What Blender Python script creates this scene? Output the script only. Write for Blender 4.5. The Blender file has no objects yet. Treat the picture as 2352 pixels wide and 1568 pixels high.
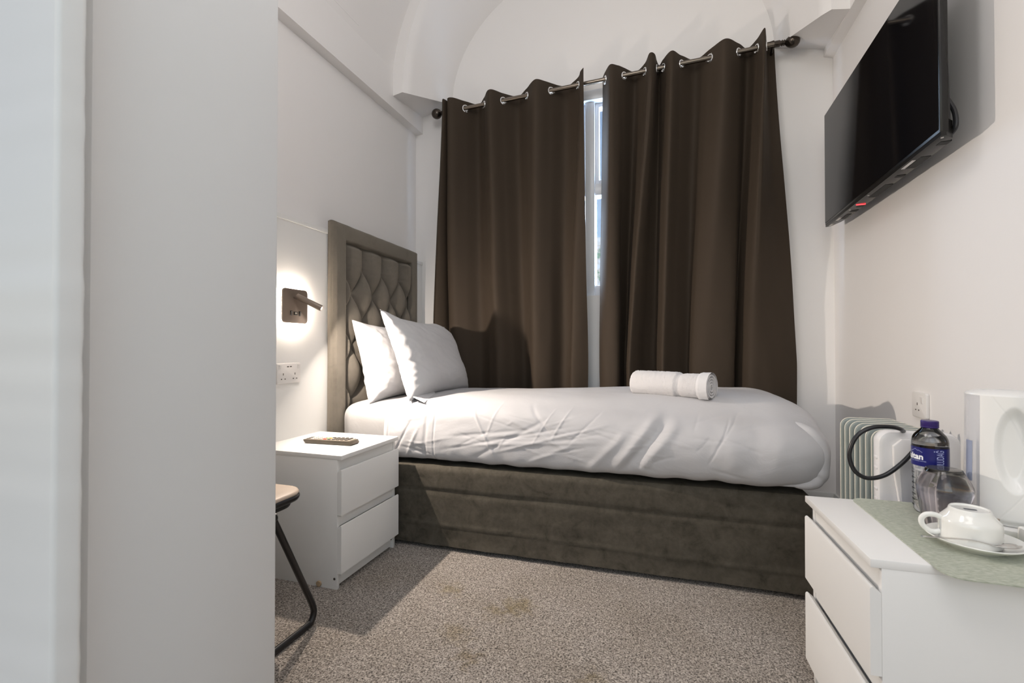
import bpy, bmesh, math, random
from mathutils import Vector, Matrix, noise
random.seed(7)
scn = bpy.context.scene
COL = scn.collection
PI = math.pi
R = math.radians

# ------------------------------------------------------------------ materials
def mat(name, base=(.8,.8,.8), rough=.5, metal=0., spec=.5, sheen=0., sheen_tint=None, trans=0., ior=1.45,
        coat=0., emis=None, estr=0., alpha=1.):
    m = bpy.data.materials.new(name); m.use_nodes = True
    b = m.node_tree.nodes['Principled BSDF']
    b.inputs['Base Color'].default_value = (*base, 1)
    b.inputs['Roughness'].default_value = rough
    b.inputs['Metallic'].default_value = metal
    b.inputs['Specular IOR Level'].default_value = spec
    b.inputs['IOR'].default_value = ior
    b.inputs['Transmission Weight'].default_value = trans
    b.inputs['Coat Weight'].default_value = coat
    b.inputs['Sheen Weight'].default_value = sheen
    if sheen_tint: b.inputs['Sheen Tint'].default_value = (*sheen_tint, 1)
    if emis:
        b.inputs['Emission Color'].default_value = (*emis, 1)
        b.inputs['Emission Strength'].default_value = estr
    b.inputs['Alpha'].default_value = alpha
    return m

def nodes(m): return m.node_tree.nodes, m.node_tree.links, m.node_tree.nodes['Principled BSDF']

def coords(m, scale=(1,1,1)):
    n, l, b = nodes(m)
    tc = n.new('ShaderNodeTexCoord'); mp = n.new('ShaderNodeMapping')
    mp.inputs['Scale'].default_value = scale
    l.new(tc.outputs['Object'], mp.inputs['Vector'])
    return mp.outputs['Vector']

def noise_tex(m, vec, scale, detail=3, rough=.5, dist=0.):
    n, l, b = nodes(m)
    t = n.new('ShaderNodeTexNoise'); t.inputs['Scale'].default_value = scale
    t.inputs['Detail'].default_value = detail; t.inputs['Roughness'].default_value = rough
    t.inputs['Distortion'].default_value = dist
    l.new(vec, t.inputs['Vector'])
    return t.outputs['Fac']

def ramp(m, fac, stops):
    n, l, b = nodes(m)
    r = n.new('ShaderNodeValToRGB')
    while len(r.color_ramp.elements) < len(stops): r.color_ramp.elements.new(.5)
    for e, (p, c) in zip(r.color_ramp.elements, stops):
        e.position = p; e.color = (*c, 1)
    l.new(fac, r.inputs['Fac'])
    return r.outputs['Color']

def bump(m, h, strength=.2, dist=.001, prev=None):
    n, l, b = nodes(m)
    bp = n.new('ShaderNodeBump'); bp.inputs['Strength'].default_value = strength
    bp.inputs['Distance'].default_value = dist
    l.new(h, bp.inputs['Height'])
    if prev: l.new(prev, bp.inputs['Normal'])
    l.new(bp.outputs['Normal'], b.inputs['Normal'])
    return bp.outputs['Normal']

def mixc(m, fac, a, b_, mode='MIX'):
    n, l, b = nodes(m)
    x = n.new('ShaderNodeMix'); x.data_type = 'RGBA'; x.blend_type = mode
    for sock, v in ((x.inputs[0], fac), (x.inputs[6], a), (x.inputs[7], b_)):
        if isinstance(v, (int, float)): sock.default_value = v
        elif isinstance(v, tuple): sock.default_value = (*v, 1)
        else: l.new(v, sock)
    return x.outputs[2]

def link_color(m, c):
    n, l, b = nodes(m); l.new(c, b.inputs['Base Color'])

M = {}
m = M['paint'] = mat('wall_paint', (.83,.815,.805), .6, spec=.3)
v = coords(m); bump(m, noise_tex(m, v, 90, 4), .12, .0015, bump(m, noise_tex(m, v, 2.2, 3), .25, .006))
m = M['trim'] = mat('gloss_paint', (.80,.80,.785), .32, spec=.4)
v = coords(m); bump(m, noise_tex(m, v, 14, 3), .15, .002)

# carpet: short mottled pile with a few old stains
m = M['carpet'] = mat('carpet_pile', (.35,.31,.27), .95, spec=.05, sheen=.15)
v = coords(m)
f1 = noise_tex(m, v, 175, 2, .6, .6); f2 = noise_tex(m, v, 60, 3, .6); f3 = noise_tex(m, v, 3.2, 3, .55)
c1 = ramp(m, f1, [(.36,(.095,.081,.070)), (.5,(.385,.342,.303)), (.68,(.68,.62,.565))])
c2 = ramp(m, f2, [(.3,(.62,.61,.60)), (.62,(1,1,1))])
c3 = ramp(m, f3, [(.3,(.84,.82,.78)), (.6,(1,1,1))])
cc = mixc(m, 1., mixc(m, 1., c1, c2, 'MULTIPLY'), c3, 'MULTIPLY')
n_, l_, b_ = nodes(m)
for (sx, sy, r0, tint) in ((-.535,1.73,.085,(.80,.75,.58)), (-.60,1.39,.06,(.74,.69,.57)), (-.20,1.41,.05,(.74,.69,.54)),
                           (-.84,1.76,.07,(.84,.80,.66)), (-.69,1.49,.08,(.85,.81,.70)), (-.60,1.66,.06,(.84,.80,.66))):
    d = n_.new('ShaderNodeVectorMath'); d.operation = 'DISTANCE'; d.inputs[1].default_value = (sx, sy, 0)
    l_.new(v, d.inputs[0])
    wob = n_.new('ShaderNodeMath'); wob.operation = 'MULTIPLY_ADD'
    l_.new(noise_tex(m, v, 26, 3), wob.inputs[0]); wob.inputs[1].default_value = .16
    l_.new(d.outputs['Value'], wob.inputs[2])
    mr = n_.new('ShaderNodeMapRange'); mr.inputs['From Min'].default_value = r0 + .075; mr.inputs['From Max'].default_value = r0 * .45 + .06
    l_.new(wob.outputs[0], mr.inputs['Value'])
    cc = mixc(m, 1., cc, mixc(m, mr.outputs[0], (1.,1.,1.), tint), 'MULTIPLY')
link_color(m, cc)
bump(m, f1, 1., .006, bump(m, f2, .7, .008))

m = M['curtain'] = mat('blackout_fabric', (.045,.033,.023), .72, spec=.2, sheen=.03, sheen_tint=(.6,.5,.42))
v = coords(m, (1,1,.25)); bump(m, noise_tex(m, v, 420, 2), .12, .0006)
def velvet(name, base, hi, sc=9., sh=1.):
    m = mat(name, base, .75, spec=.15, sheen=sh, sheen_tint=(.95,.86,.72))
    m.node_tree.nodes['Principled BSDF'].inputs['Sheen Roughness'].default_value = .6
    v = coords(m); f = noise_tex(m, v, sc, 5, .66, .5)
    g = noise_tex(m, v, 46, 3, .6, .5)
    c = ramp(m, f, [(.30,tuple(x*.62 for x in base)), (.42,base), (.66,hi)])
    c = mixc(m, 1., c, ramp(m, g, [(.3,(.82,.82,.82)), (.6,(1,1,1))]), 'MULTIPLY')
    link_color(m, c); bump(m, noise_tex(m, v, 620, 3, .7), 1., .0042, bump(m, f, .35, .006))
    return m
M['velvet'] = velvet('crushed_velvet', (.096,.085,.066), (.128,.114,.091), 13., .0)
M['velvet_head'] = velvet('headboard_velvet', (.125,.110,.092), (.145,.128,.108), 6., .5)
m = M['sheet'] = mat('fitted_sheet_cotton', (.40,.393,.393), .8, spec=.2)
v = coords(M['sheet']); bump(M['sheet'], noise_tex(M['sheet'], v, 9, 4, .6, 1.), .3, .008)
m = M['linen'] = mat('white_cotton', (.63,.625,.635), .8, spec=.2, sheen=.1)
v = coords(m); bump(m, noise_tex(m, v, 700, 2), .08, .0004, bump(m, noise_tex(m, v, 26, 4, .6, 1.), .22, .003))
m = M['duvet'] = mat('duvet_cotton', (.49,.487,.50), .8, spec=.2, sheen=.08)
v = coords(m, (.7,1,1.)); bump(m, noise_tex(m, v, 700, 2), .06, .0004, bump(m, noise_tex(m, v, 11, 5, .62, 1.6), .3, .006))
m = M['terry'] = mat('terry_towelling', (.64,.625,.63), .95, spec=.05, sheen=.4)
v = coords(m); bump(m, noise_tex(m, v, 260, 3, .7), .9, .003)
M['melamine'] = mat('white_melamine', (.77,.765,.75), .36, spec=.4)
M['melamine_dark'] = mat('drawer_shadow_gap', (.05,.05,.05), .7)
M['black_gloss'] = mat('gloss_black_plastic', (.011,.010,.009), .26, spec=.38)
M['screen'] = mat('television_screen', (.004,.004,.005), .06, spec=.28)
M['black_matt'] = mat('matt_black_plastic', (.016,.015,.015), .45)
M['tv_vent'] = mat('dark_grille', (.004,.004,.004), .6)
M['black_metal'] = mat('black_tube', (.012,.011,.011), .28, spec=.6)
M['gunmetal'] = mat('gunmetal', (.20,.17,.14), .26, metal=1.)
M['finial'] = mat('dark_nickel', (.075,.062,.052), .22, metal=.85)
M['chrome'] = mat('chrome', (.80,.80,.80), .14, metal=1.)
M['steel'] = mat('stainless_steel', (.62,.60,.58), .18, metal=1.)
M['leather'] = mat('beige_leatherette', (.50,.41,.335), .42, spec=.4)
v = coords(M['leather']); bump(M['leather'], noise_tex(M['leather'], v, 180, 3), .15, .0008)
M['socket'] = mat('white_plastic', (.78,.76,.74), .32, spec=.45)
M['socket_pin'] = mat('socket_hole', (.06,.045,.035), .6)
M['lamp_body'] = mat('satin_bronze_grey', (.27,.215,.175), .34, metal=.35, spec=.5)
M['led'] = mat('led_strip', (1,1,1), .5, emis=(1.,.86,.72), estr=140.)
M['led_spot'] = mat('spot_lens', (1,1,1), .5, emis=(1.,.93,.84), estr=9.)
M['led_red'] = mat('standby_led', (.5,.02,.02), .4, emis=(1.,.05,.06), estr=2.2)
M['sticker'] = mat('white_sticker', (.72,.70,.69), .6)
M['usb'] = mat('usb_port', (.03,.025,.02), .4)
M['ivory'] = mat('ivory_insert', (.72,.66,.56), .4)
M['remote'] = mat('remote_shell', (.115,.094,.072), .45)
M['remote_face'] = mat('remote_face', (.33,.28,.235), .5)
M['btn'] = mat('grey_button', (.13,.115,.10), .5)
M['btn_white'] = mat('pale_button', (.72,.66,.60), .5)
M['btn_red'] = mat('red_button', (.80,.09,.05), .5)
M['btn_green'] = mat('green_button', (.35,.62,.25), .5)
M['btn_yellow'] = mat('yellow_button', (.85,.52,.10), .5)
M['btn_blue'] = mat('blue_button', (.26,.50,.70), .5)
m = M['felt'] = mat('green_felt_mat', (.36,.385,.30), .9, spec=.08, sheen=.2)
v = coords(m, (.35,1.6,1)); f = noise_tex(m, v, 190, 4, .7, .4)
link_color(m, ramp(m, f, [(.3,(.235,.265,.20)), (.5,(.38,.405,.325)), (.7,(.53,.55,.47))])); bump(m, f, .4, .001)
M['porcelain'] = mat('white_porcelain', (.80,.80,.765), .12, spec=.5, coat=.4)
M['stamp'] = mat('grey_base_stamp', (.07,.075,.09), .5)
M['smoke_glass'] = mat('smoked_glass', (.86,.83,.845), .0, trans=1., ior=1.40)
M['pet'] = mat('clear_bottle_plastic', (.985,.99,1.), .0, trans=1., ior=1.40)
M['water'] = mat('still_water', (.97,.985,1.), .0, trans=1., ior=1.06)
M['label'] = mat('navy_label', (.008,.010,.13), .3, spec=.5)
M['label_white'] = mat('label_white_ink', (.85,.86,.88), .45)
M['label_pale'] = mat('label_pale_ink', (.42,.46,.72), .45)
M['cap'] = mat('violet_navy_cap', (.028,.012,.12), .35)
M['kettle'] = mat('white_kettle_plastic', (.80,.80,.785), .22, spec=.5)
M['kettle_clear'] = mat('clear_kettle_plastic', (.80,.82,.88), .12, alpha=.34)
M['gauge'] = mat('water_gauge', (.30,.34,.46), .15, spec=.5)
M['lever'] = mat('taupe_lever', (.33,.27,.22), .4)
M['fin'] = mat('grey_green_enamel', (.24,.275,.265), .4)
M['fin_edge'] = mat('cream_fin_edge', (.66,.63,.55), .4)
M['rad_white'] = mat('radiator_white', (.76,.75,.75), .25, spec=.5)
M['rad_grey'] = mat('radiator_grey', (.42,.43,.46), .35)
M['cable'] = mat('black_cable', (.014,.014,.016), .32)
M['cork'] = mat('cork_disc', (.40,.30,.19), .8)
M['window'] = mat('window_gloss', (.74,.76,.80), .25, spec=.4)
M['frost'] = mat('frosted_pane', (.55,.58,.63), .4, trans=.25)
M['pane'] = mat('clear_glass', (.8,.85,.9), .02, alpha=.10)
m = M['foliage'] = mat('garden_brick', (.75,.55,.38), .9)
v = coords(m); f = noise_tex(m, v, 9, 4, .7)
link_color(m, ramp(m, f, [(.36,(.16,.27,.07)), (.47,(.80,.62,.42)), (.60,(.95,.90,.80))]))

# ------------------------------------------------------------------ mesh helpers
class MB:
    def __init__(self): self.v = []; self.f = []; self.mi = []
    def add(self, verts, faces, T=None, mi=0):
        o = len(self.v)
        for p in verts:
            p = Vector(p)
            self.v.append(T @ p if T else p)
        for q in faces:
            self.f.append(tuple(i + o for i in q)); self.mi.append(mi)
        return self
    def box(self, x0, x1, y0, y1, z0, z1, T=None, bev=0., seg=2, mi=0):
        if bev <= 0:
            vs = [(x0,y0,z0),(x1,y0,z0),(x1,y1,z0),(x0,y1,z0),(x0,y0,z1),(x1,y0,z1),(x1,y1,z1),(x0,y1,z1)]
            fs = [(0,3,2,1),(4,5,6,7),(0,1,5,4),(1,2,6,5),(2,3,7,6),(3,0,4,7)]
            return self.add(vs, fs, T, mi)
        bm = bmesh.new()
        bmesh.ops.create_cube(bm, size=1.)
        for q in bm.verts:
            q.co = Vector(((x0+x1)/2 + q.co.x*(x1-x0), (y0+y1)/2 + q.co.y*(y1-y0), (z0+z1)/2 + q.co.z*(z1-z0)))
        bmesh.ops.bevel(bm, geom=list(bm.edges), offset=bev, segments=seg, profile=.5, affect='EDGES', clamp_overlap=True)
        bm.verts.index_update()
        self.add([q.co.copy() for q in bm.verts], [[q.index for q in f.verts] for f in bm.faces], T, mi)
        bm.free(); return self
    def lathe(self, prof, n=32, T=None, mi=0, cap0=True, cap1=True):
        vs = []; fs = []; k = len(prof)
        for i in range(n):
            a = 2*PI*i/n
            for r, z in prof: vs.append((r*math.cos(a), r*math.sin(a), z))
        for i in range(n):
            j = (i+1) % n
            for q in range(k-1): fs.append((i*k+q, j*k+q, j*k+q+1, i*k+q+1))
        if cap0 and prof[0][0] > 1e-6: fs.append(tuple(i*k for i in range(n))[::-1])
        if cap1 and prof[-1][0] > 1e-6: fs.append(tuple(i*k+k-1 for i in range(n)))
        return self.add(vs, fs, T, mi)
    def tube(self, pts, r, n=12, closed=False, T=None, mi=0, sx=1., cap=True):
        pts = [Vector(p) for p in pts]; N = len(pts); vs = []; fs = []
        prev = None
        rr = r if callable(r) else (lambda t: r)
        for i, p in enumerate(pts):
            a = pts[(i-1) % N] if (closed or i > 0) else p
            b = pts[(i+1) % N] if (closed or i < N-1) else p
            t = (b-a).normalized()
            if prev is None:
                up = Vector((0,0,1)) if abs(t.z) < .9 else Vector((0,1,0))
                u = t.cross(up).normalized()
            else:
                u = (prev - t*prev.dot(t)).normalized()
            prev = u; w = t.cross(u)
            q = rr(i/max(1, N-1))
            for k in range(n):
                a_ = 2*PI*k/n
                vs.append(p + u*math.cos(a_)*q*sx + w*math.sin(a_)*q)
        for i in range(N if closed else N-1):
            j = (i+1) % N
            for k in range(n):
                k2 = (k+1) % n
                fs.append((i*n+k, i*n+k2, j*n+k2, j*n+k))
        if not closed and cap:
            fs.append(tuple(range(n))[::-1]); fs.append(tuple((N-1)*n+k for k in range(n)))
        return self.add(vs, fs, T, mi)
    def grid(self, fn, nu, nv, T=None, mi=0, wrap_u=False, skip=None):
        vs = [fn(i/(nu if wrap_u else nu-1), j/(nv-1)) for i in range(nu) for j in range(nv)]
        fs = []
        for i in range(nu if wrap_u else nu-1):
            i2 = (i+1) % nu
            for j in range(nv-1):
                if skip and skip(vs[i*nv+j], vs[i2*nv+j+1]): continue
                fs.append((i*nv+j, i2*nv+j, i2*nv+j+1, i*nv+j+1))
        return self.add(vs, fs, T, mi)
    def prism(self, outline, d0, d1, axis='z', T=None, mi=0, bev=0.):
        n = len(outline)
        def P(a, b, d):
            return {'z': (a, b, d), 'x': (d, a, b), 'y': (a, d, b)}[axis]
        rings = [(outline, d0), (outline, d1)]
        if bev > 0:
            cx = sum(p[0] for p in outline)/n; cy = sum(p[1] for p in outline)/n
            sxx = max(abs(p[0]-cx) for p in outline); syy = max(abs(p[1]-cy) for p in outline)
            ins = lambda k: [(cx+(p[0]-cx)*(1-k/sxx), cy+(p[1]-cy)*(1-k/syy)) for p in outline]
            s = 1 if d1 > d0 else -1
            rings = [(ins(bev), d0), (ins(bev*.3), d0+s*bev*.3), (outline, d0+s*bev), (outline, d1-s*bev), (ins(bev*.3), d1-s*bev*.3), (ins(bev), d1)]
        vs = [P(a, b, d) for o, d in rings for a, b in o]
        fs = []
        for q in range(len(rings)-1):
            for i in range(n):
                j = (i+1) % n
                fs.append((q*n+i, q*n+j, (q+1)*n+j, (q+1)*n+i))
        fs.append(tuple(range(n))[::-1]); fs.append(tuple((len(rings)-1)*n+i for i in range(n)))
        return self.add(vs, fs, T, mi)
    def build(self, name, material, parent=None, smooth=35., fix=True):
        me = bpy.data.meshes.new(name)
        me.from_pydata([tuple(p) for p in self.v], [], self.f)
        mats = material if isinstance(material, (list, tuple)) else [material]
        for q in mats: me.materials.append(q)
        for p, i in zip(me.polygons, self.mi): p.material_index = min(i, len(mats)-1)
        if fix:
            bm = bmesh.new(); bm.from_mesh(me)
            bmesh.ops.recalc_face_normals(bm, faces=bm.faces)
            bm.to_mesh(me); bm.free()
        if smooth:
            me.shade_smooth()
            me.set_sharp_from_angle(angle=R(smooth))
        o = bpy.data.objects.new(name, me); COL.objects.link(o)
        if parent: o.parent = parent
        return o

def thing(name, label, cat, loc=(0,0,0), rz=0., group=None):
    o = bpy.data.objects.new(name, None); COL.objects.link(o)
    o.location = loc; o.rotation_euler = (0, 0, rz)
    o.empty_display_size = .05
    return tag(o, label, cat, group)
def tag(o, label, cat, group=None):
    o['label'] = label; o['category'] = cat
    if group: o['group'] = group
    return o
def struct(name, mb, m, parent=None, label=None, smooth=35.):
    o = mb.build(name, m, parent, smooth)
    if parent is None:
        o['kind'] = 'structure'
        if label: o['label'] = label
    return o
def rrect(w, h, r, n=6, cx=0., cy=0.):
    out = []
    for (sx, sy, a0) in ((1,1,0),(-1,1,90),(-1,-1,180),(1,-1,270)):
        for k in range(n+1):
            a = R(a0 + 90*k/n)
            out.append((cx+sx*(w/2-r)+r*math.cos(a), cy+sy*(h/2-r)+r*math.sin(a)))
    return out
def cat(P, n=8):
    """Catmull-Rom through tuples of any length, centripetal-free, uniform"""
    out = []
    for i in range(len(P)-1):
        p0 = P[max(i-1,0)]; p1 = P[i]; p2 = P[i+1]; p3 = P[min(i+2,len(P)-1)]
        for k in range(n):
            t = k/n
            out.append(tuple(.5*(2*b+(c-a)*t+(2*a-5*b+4*c-d)*t*t+(3*b-a-3*c+d)*t**3) for a,b,c,d in zip(p0,p1,p2,p3)))
    out.append(tuple(P[-1])); return out
def nz(x, y, z=0., s=1.): return noise.noise(Vector((x*s, y*s, z*s)))
def sstep(a, b, x):
    t = min(1, max(0, (x-a)/(b-a))); return t*t*(3-2*t)

# ------------------------------------------------------------------ room shell
XL, XLP, XR, XRU = -1.79, -1.730, .937, .89       # left wall recess / flush upper face, right wall / upper face
YB, YF = 3.13, 2.72                              # window wall, front of the arched window bay
YE = -.7
struct('floor', MB().box(-2.6, 1.2, -2.6, YB+.3, -.1, 0), M['carpet'])
# left wall with its recess: recessed field between panel top and the upper flush wall
mb = MB()
prof = [(-1.95,0),(XL,0),(XL,2.60),(XLP,2.605),(XLP,2.905),(XLP+.008,2.909),(XLP+.008,2.925),(XLP,2.93),(XLP,4.3),(-1.95,4.3)]
mb.add([(x,y,z) for y in (.80,2.336) for x,z in prof], [tuple(range(10)), tuple(range(10,20))] + [(i,(i+1)%10,10+(i+1)%10,10+i) for i in range(10)])
prof2 = [(-1.95,0),(XL,0),(XL,2.60),(XLP,2.605),(XLP,4.3),(-1.95,4.3)]
mb.add([(x,y,z) for y in (2.336,YB) for x,z in prof2], [tuple(range(6)), tuple(range(6,12))] + [(i,(i+1)%6,6+(i+1)%6,6+i) for i in range(6)])
struct('wall_left', mb, M['paint'], label='white left wall with recessed field and ledge above it')
mb = MB()
prof3 = [(1.15,0),(XR,0),(XR,2.67),(XRU,2.685),(XRU,4.3),(1.15,4.3)]
mb.add([(x,y,z) for y in (YE,YB) for x,z in prof3], [tuple(range(6)), tuple(range(6,12))] + [(i,(i+1)%6,6+(i+1)%6,6+i) for i in range(6)])
struct('wall_right', mb, M['paint'], label='white right wall carrying the television')
# boxed-out lower panel behind the headboard
struct('trim_1', MB().box(XL, -1.735, .80, YB, 0, 1.610).box(XL, -1.729, .80, YB, 1.610, 1.634, bev=.003), M['trim'],
       label='boxed-out white wall panel with a thin top rail behind the headboard')
# window wall
WX0, WX1, WZ0, WZ1 = -1.22, .36, 1.34, 2.72
mb = MB()
mb.box(-1.95, WX0, YB, YB+.3, 0, 4.3).box(WX1, 1.15, YB, YB+.3, 0, 4.3)
mb.box(WX0, WX1, YB, YB+.3, 0, WZ0).box(WX0, WX1, YB, YB+.3, WZ1, 4.3)
struct('wall_back', mb, M['paint'], label='white window wall under the arch')
struct('baseboard_back', MB().box(XL, XR, YB-.018, YB, 0, .16, bev=.005), M['trim'])
struct('baseboard_right', MB().box(XR-.018, XR, YE, YB-.018, 0, .16, bev=.005), M['trim'])
# window: head, mullion, upper sashes, lower panes
win = MB().box(WX0, WX0+.07, YB+.03, YB+.13, WZ0, WZ1, bev=.004).box(WX1-.07, WX1, YB+.03, YB+.13, WZ0, WZ1, bev=.004) \
    .box(WX0, WX1, YB+.03, YB+.13, WZ0, WZ0+.07, bev=.004).box(WX0, WX1, YB-.015, YB+.13, WZ1-.07, WZ1, bev=.008) \
    .box(-.505, -.44, YB+.015, YB+.12, WZ0, WZ1, bev=.005).box(WX0, WX1, YB+.03, YB+.12, 2.02, 2.10, bev=.004).build('window_1', M['window'])
win['kind'] = 'structure'; win['label'] = 'white window behind the curtains, seen through their gap'
for (a, b) in ((WX0+.07, -.505), (-.44, WX1-.07)):
    MB().box(a, a+.026, YB+.045, YB+.085, 2.10, WZ1-.07, bev=.003).box(b-.026, b, YB+.045, YB+.085, 2.10, WZ1-.07, bev=.003) \
        .box(a+.026, b-.026, YB+.045, YB+.085, 2.10, 2.126, bev=.003).box(a+.026, b-.026, YB+.045, YB+.085, WZ1-.096, WZ1-.07, bev=.003).build('sash', M['window'], win)
    MB().box(a+.026, b-.026, YB+.063, YB+.067, 2.126, WZ1-.096).build('pane', M['pane'], win)
    MB().box(a, b, YB+.063, YB+.067, WZ0+.07, 2.02).build('pane', M['pane'], win)
# garden wall outside the window
tag(MB().box(-2.6, 2.4, 5.6, 5.8, -.2, 2.3).build('garden_wall', M['foliage']), 'sunlit garden wall with greenery, a sliver seen through the lower pane', 'wall')

# vaulted ceiling: barrel vault, rib, splayed window arch, impost undersides
CX = -.425
def ell(hw, z0, b, y, t):
    a = PI*t
    return Vector((CX - hw*math.cos(a), y, z0 + b*math.sin(a)))
mb = MB()
mb.grid(lambda u, t: ell(1.315, 2.70, 1.343, YE + (YF-YE)*u, t), 4, 49)
mb.grid(lambda u, t: ell(1.315, 2.70, 1.343, YF, t).lerp(ell(1.235, 2.70, 1.29, YF, t), u), 3, 49)
def soff(u, t):
    a = ell(1.235, 2.70, 1.29, YF, t); m_ = ell(1.20, 2.70, 1.265, YF+.035, t); b = ell(1.06, 2.79, .88, YB, t)
    return a.lerp(m_, u/.15) if u < .15 else m_.lerp(b, (u-.15)/.85)
mb.grid(soff, 21, 49)
for s in (-1, 1):
    xw = CX + s*1.315
    P = [(xw,YF,2.685),(CX+s*1.235,YF,2.70),(CX+s*1.20,YF+.035,2.70),(CX+s*1.06,YB,2.79),(xw,YB,2.73)]
    mb.add(P, [tuple(range(5))])
    mb.add([(xw,YF,2.685),(CX+s*1.235,YF,2.70),(xw,YF,2.70)], [(0,1,2)])
struct('ceiling', mb, M['paint'], label='white vaulted ceiling ending in an arch over the window', smooth=40)

# partition beside the camera and the door casing at its near end
PA, PY0, PY1 = -.85, .485, .857
mb = MB().box(-1.79, PA, PY0, PY1, 0, 4.2, bev=.007, seg=2)
m = M['partition'] = mat('partition_paint', (.79,.785,.775), .55, spec=.3)
v = coords(m); b1 = bump(m, noise_tex(m, v, 6, 3), .2, .004)
n_, l_, b_ = nodes(m)
vo = n_.new('ShaderNodeTexVoronoi'); vo.inputs['Scale'].default_value = 13.; vo.feature = 'F1'
mp = n_.new('ShaderNodeMapping'); mp.inputs['Scale'].default_value = (1.,1.,.55)
l_.new(v, mp.inputs['Vector']); l_.new(mp.outputs[0], vo.inputs['Vector'])
mk = n_.new('ShaderNodeMath'); mk.operation = 'LESS_THAN'; mk.inputs[1].default_value = .045
l_.new(vo.outputs['Distance'], mk.inputs[0])
gate = n_.new('ShaderNodeMath'); gate.operation = 'GREATER_THAN'; gate.inputs[1].default_value = .66
l_.new(noise_tex(m, v, 7, 2), gate.inputs[0])
mm = n_.new('ShaderNodeMath'); mm.operation = 'MULTIPLY'; l_.new(mk.outputs[0], mm.inputs[0]); l_.new(gate.outputs[0], mm.inputs[1])
link_color(m, mixc(m, mm.outputs[0], (.79,.785,.775), (.34,.33,.33)))
struct('wall_front', mb, M['partition'], label='plain white partition wall close to the camera, with faint scuffs')
def uneven(x0, x1, y0, y1, z0, z1, side):
    g = MB()
    def fn(u, w):
        a = 2*PI*u; r = .008
        cx = x1-r if math.cos(a) >= 0 else x0+r; cy = y1-r if math.sin(a) >= 0 else y0+r
        z = z0 + (z1-z0)*w
        k = .0012*nz(z*9, side, 0) + .0008*nz(z*31, side, 3)
        return Vector((cx + (r+k)*math.cos(a), cy + (r+k)*math.sin(a), z))
    g.grid(fn, 40, 160, wrap_u=True)
    return g
dr = uneven(-1.5, -.866, .44, .484, 0, 2.3, 1.).build('door_1', M['trim'])
dr['kind'] = 'structure'; dr['label'] = 'white painted door casing at the left edge of the view'
uneven(-1.5, -.775, .402, .438, 0, 2.3, 5.).build('casing_stop', M['trim'], dr)

# ------------------------------------------------------------------ bed
BR = R(1.2)
bed = thing('bed', 'single ottoman bed in dark taupe crushed velvet with buttoned headboard', 'bed', (-1.733, 2.064, 0), BR)
BL, BW = 2.285, .825                              # local x along the bed, y across
def base_front(u, w):
    x = .055 + (BL-.055)*u; z = .022 + .386*w
    y = .0
    y += .006*math.exp(-((z-.285-.01*nz(x,3,0,1.5))/.010)**2)          # stitched crease below the top band
    y -= .004*math.exp(-((z-.112-.012*math.sin(x*2.2))/.006)**2)       # raised seam above the hem
    y -= .004*nz(x*5, z*5, 1.) + .003*nz(x*2, z*16, 4.) * (1.3-w)
    y -= .006*math.exp(-((z-.02)/.03)**2) * (.6+nz(x*9, 0, 2))
    if w > .93: y += .014*((w-.93)/.07)**2
    return Vector((x, y, z))
mb = MB().grid(base_front, 240, 40)
mb.box(.055, BL, .016, BW, .022, .408, bev=.012)
mb.grid(lambda u, w: Vector((BL + .004*nz(w*3,u*3), .0+BW*u*.98, 0.022+.38*w)), 12, 6)
base = mb.build('divan_base', M['velvet'], bed, smooth=60)
# headboard
hb = MB()
HY0, HY1, HZ, HT = .021, .936, 1.68, .046
hb.box(.002, .020, HY0, HY1, .02, HZ-.005, bev=.006)
def border(p0, p1, q0, q1, nseg=40):
    """padded border board between outer edge p0-p1 and inner edge q0-q1 in the headboard plane"""
    def fn(u, w):
        a = Vector(p0).lerp(Vector(p1), u); b = Vector(q0).lerp(Vector(q1), u)
        p = a.lerp(b, w)
        h = HT + .010*math.sin(PI*min(1, max(0, w)))**.5 - (.012*(1-sstep(0,.12,w))) - .020*sstep(.88,1.,w)
        h += .002*nz(p.x*7, p.y*7, 5)
        return Vector((.004 + h, p.x, p.y))
    hb.grid(fn, nseg, 22)
B = .100
hb.grid(lambda u, w: Vector((.004 + (HT-.010)*u, HY0 - .004*math.sin(PI*u) + .0015*nz(w*14,u*3), .02+(HZ-.02)*w)), 8, 60)
hb.grid(lambda u, w: Vector((.004 + (HT-.010)*u, HY1 + .004*math.sin(PI*u), .02+(HZ-.02)*w)), 8, 40)
hb.grid(lambda u, w: Vector((.004 + (HT-.010)*u, HY0+(HY1-HY0)*w, HZ + .004*math.sin(PI*u) + .002*nz(w*12,2))), 8, 60)
border((HY0,.66),(HY0,HZ),(HY0+B,.66),(HY0+B,HZ-B))
border((HY0,.02),(HY0,.66),(HY0+B,.02),(HY0+B,.66))
border((HY1,.02),(HY1,HZ),(HY1-B,.02),(HY1-B,HZ-B))
border((HY0,HZ),(HY1,HZ),(HY0+B,HZ-B),(HY1-B,HZ-B))
head = hb.build('headboard', M['velvet_head'], bed, smooth=50)
SY, SZ, A0, ZA = .205, .305, .300, 1.455          # diamond pitch, first button of the top row, its height
def tuft(y, z):
    ya = (y - A0)/SY
    zz = (z - ZA)/SZ
    if z >= ZA:
        h = abs(math.sin(PI*ya))**.62
    else:
        k = .10*math.sin(2*PI*(ya+zz)); k2 = .10*math.sin(2*PI*(ya-zz))
        h = (abs(math.sin(PI*(ya+zz)))*abs(math.sin(PI*(ya-zz))))**.42 if False else (abs(math.sin(PI*(ya+zz+.0*k)))**.40)*(abs(math.sin(PI*(ya-zz+.0*k2)))**.40)
    e = min(1, (y-(HY0+B))/.03)*1.; e = max(0, min(e, (HY1-B-y)/.03, (HZ-B-z)/.03))
    return h * (.35+.65*sstep(0,1,e))
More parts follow.
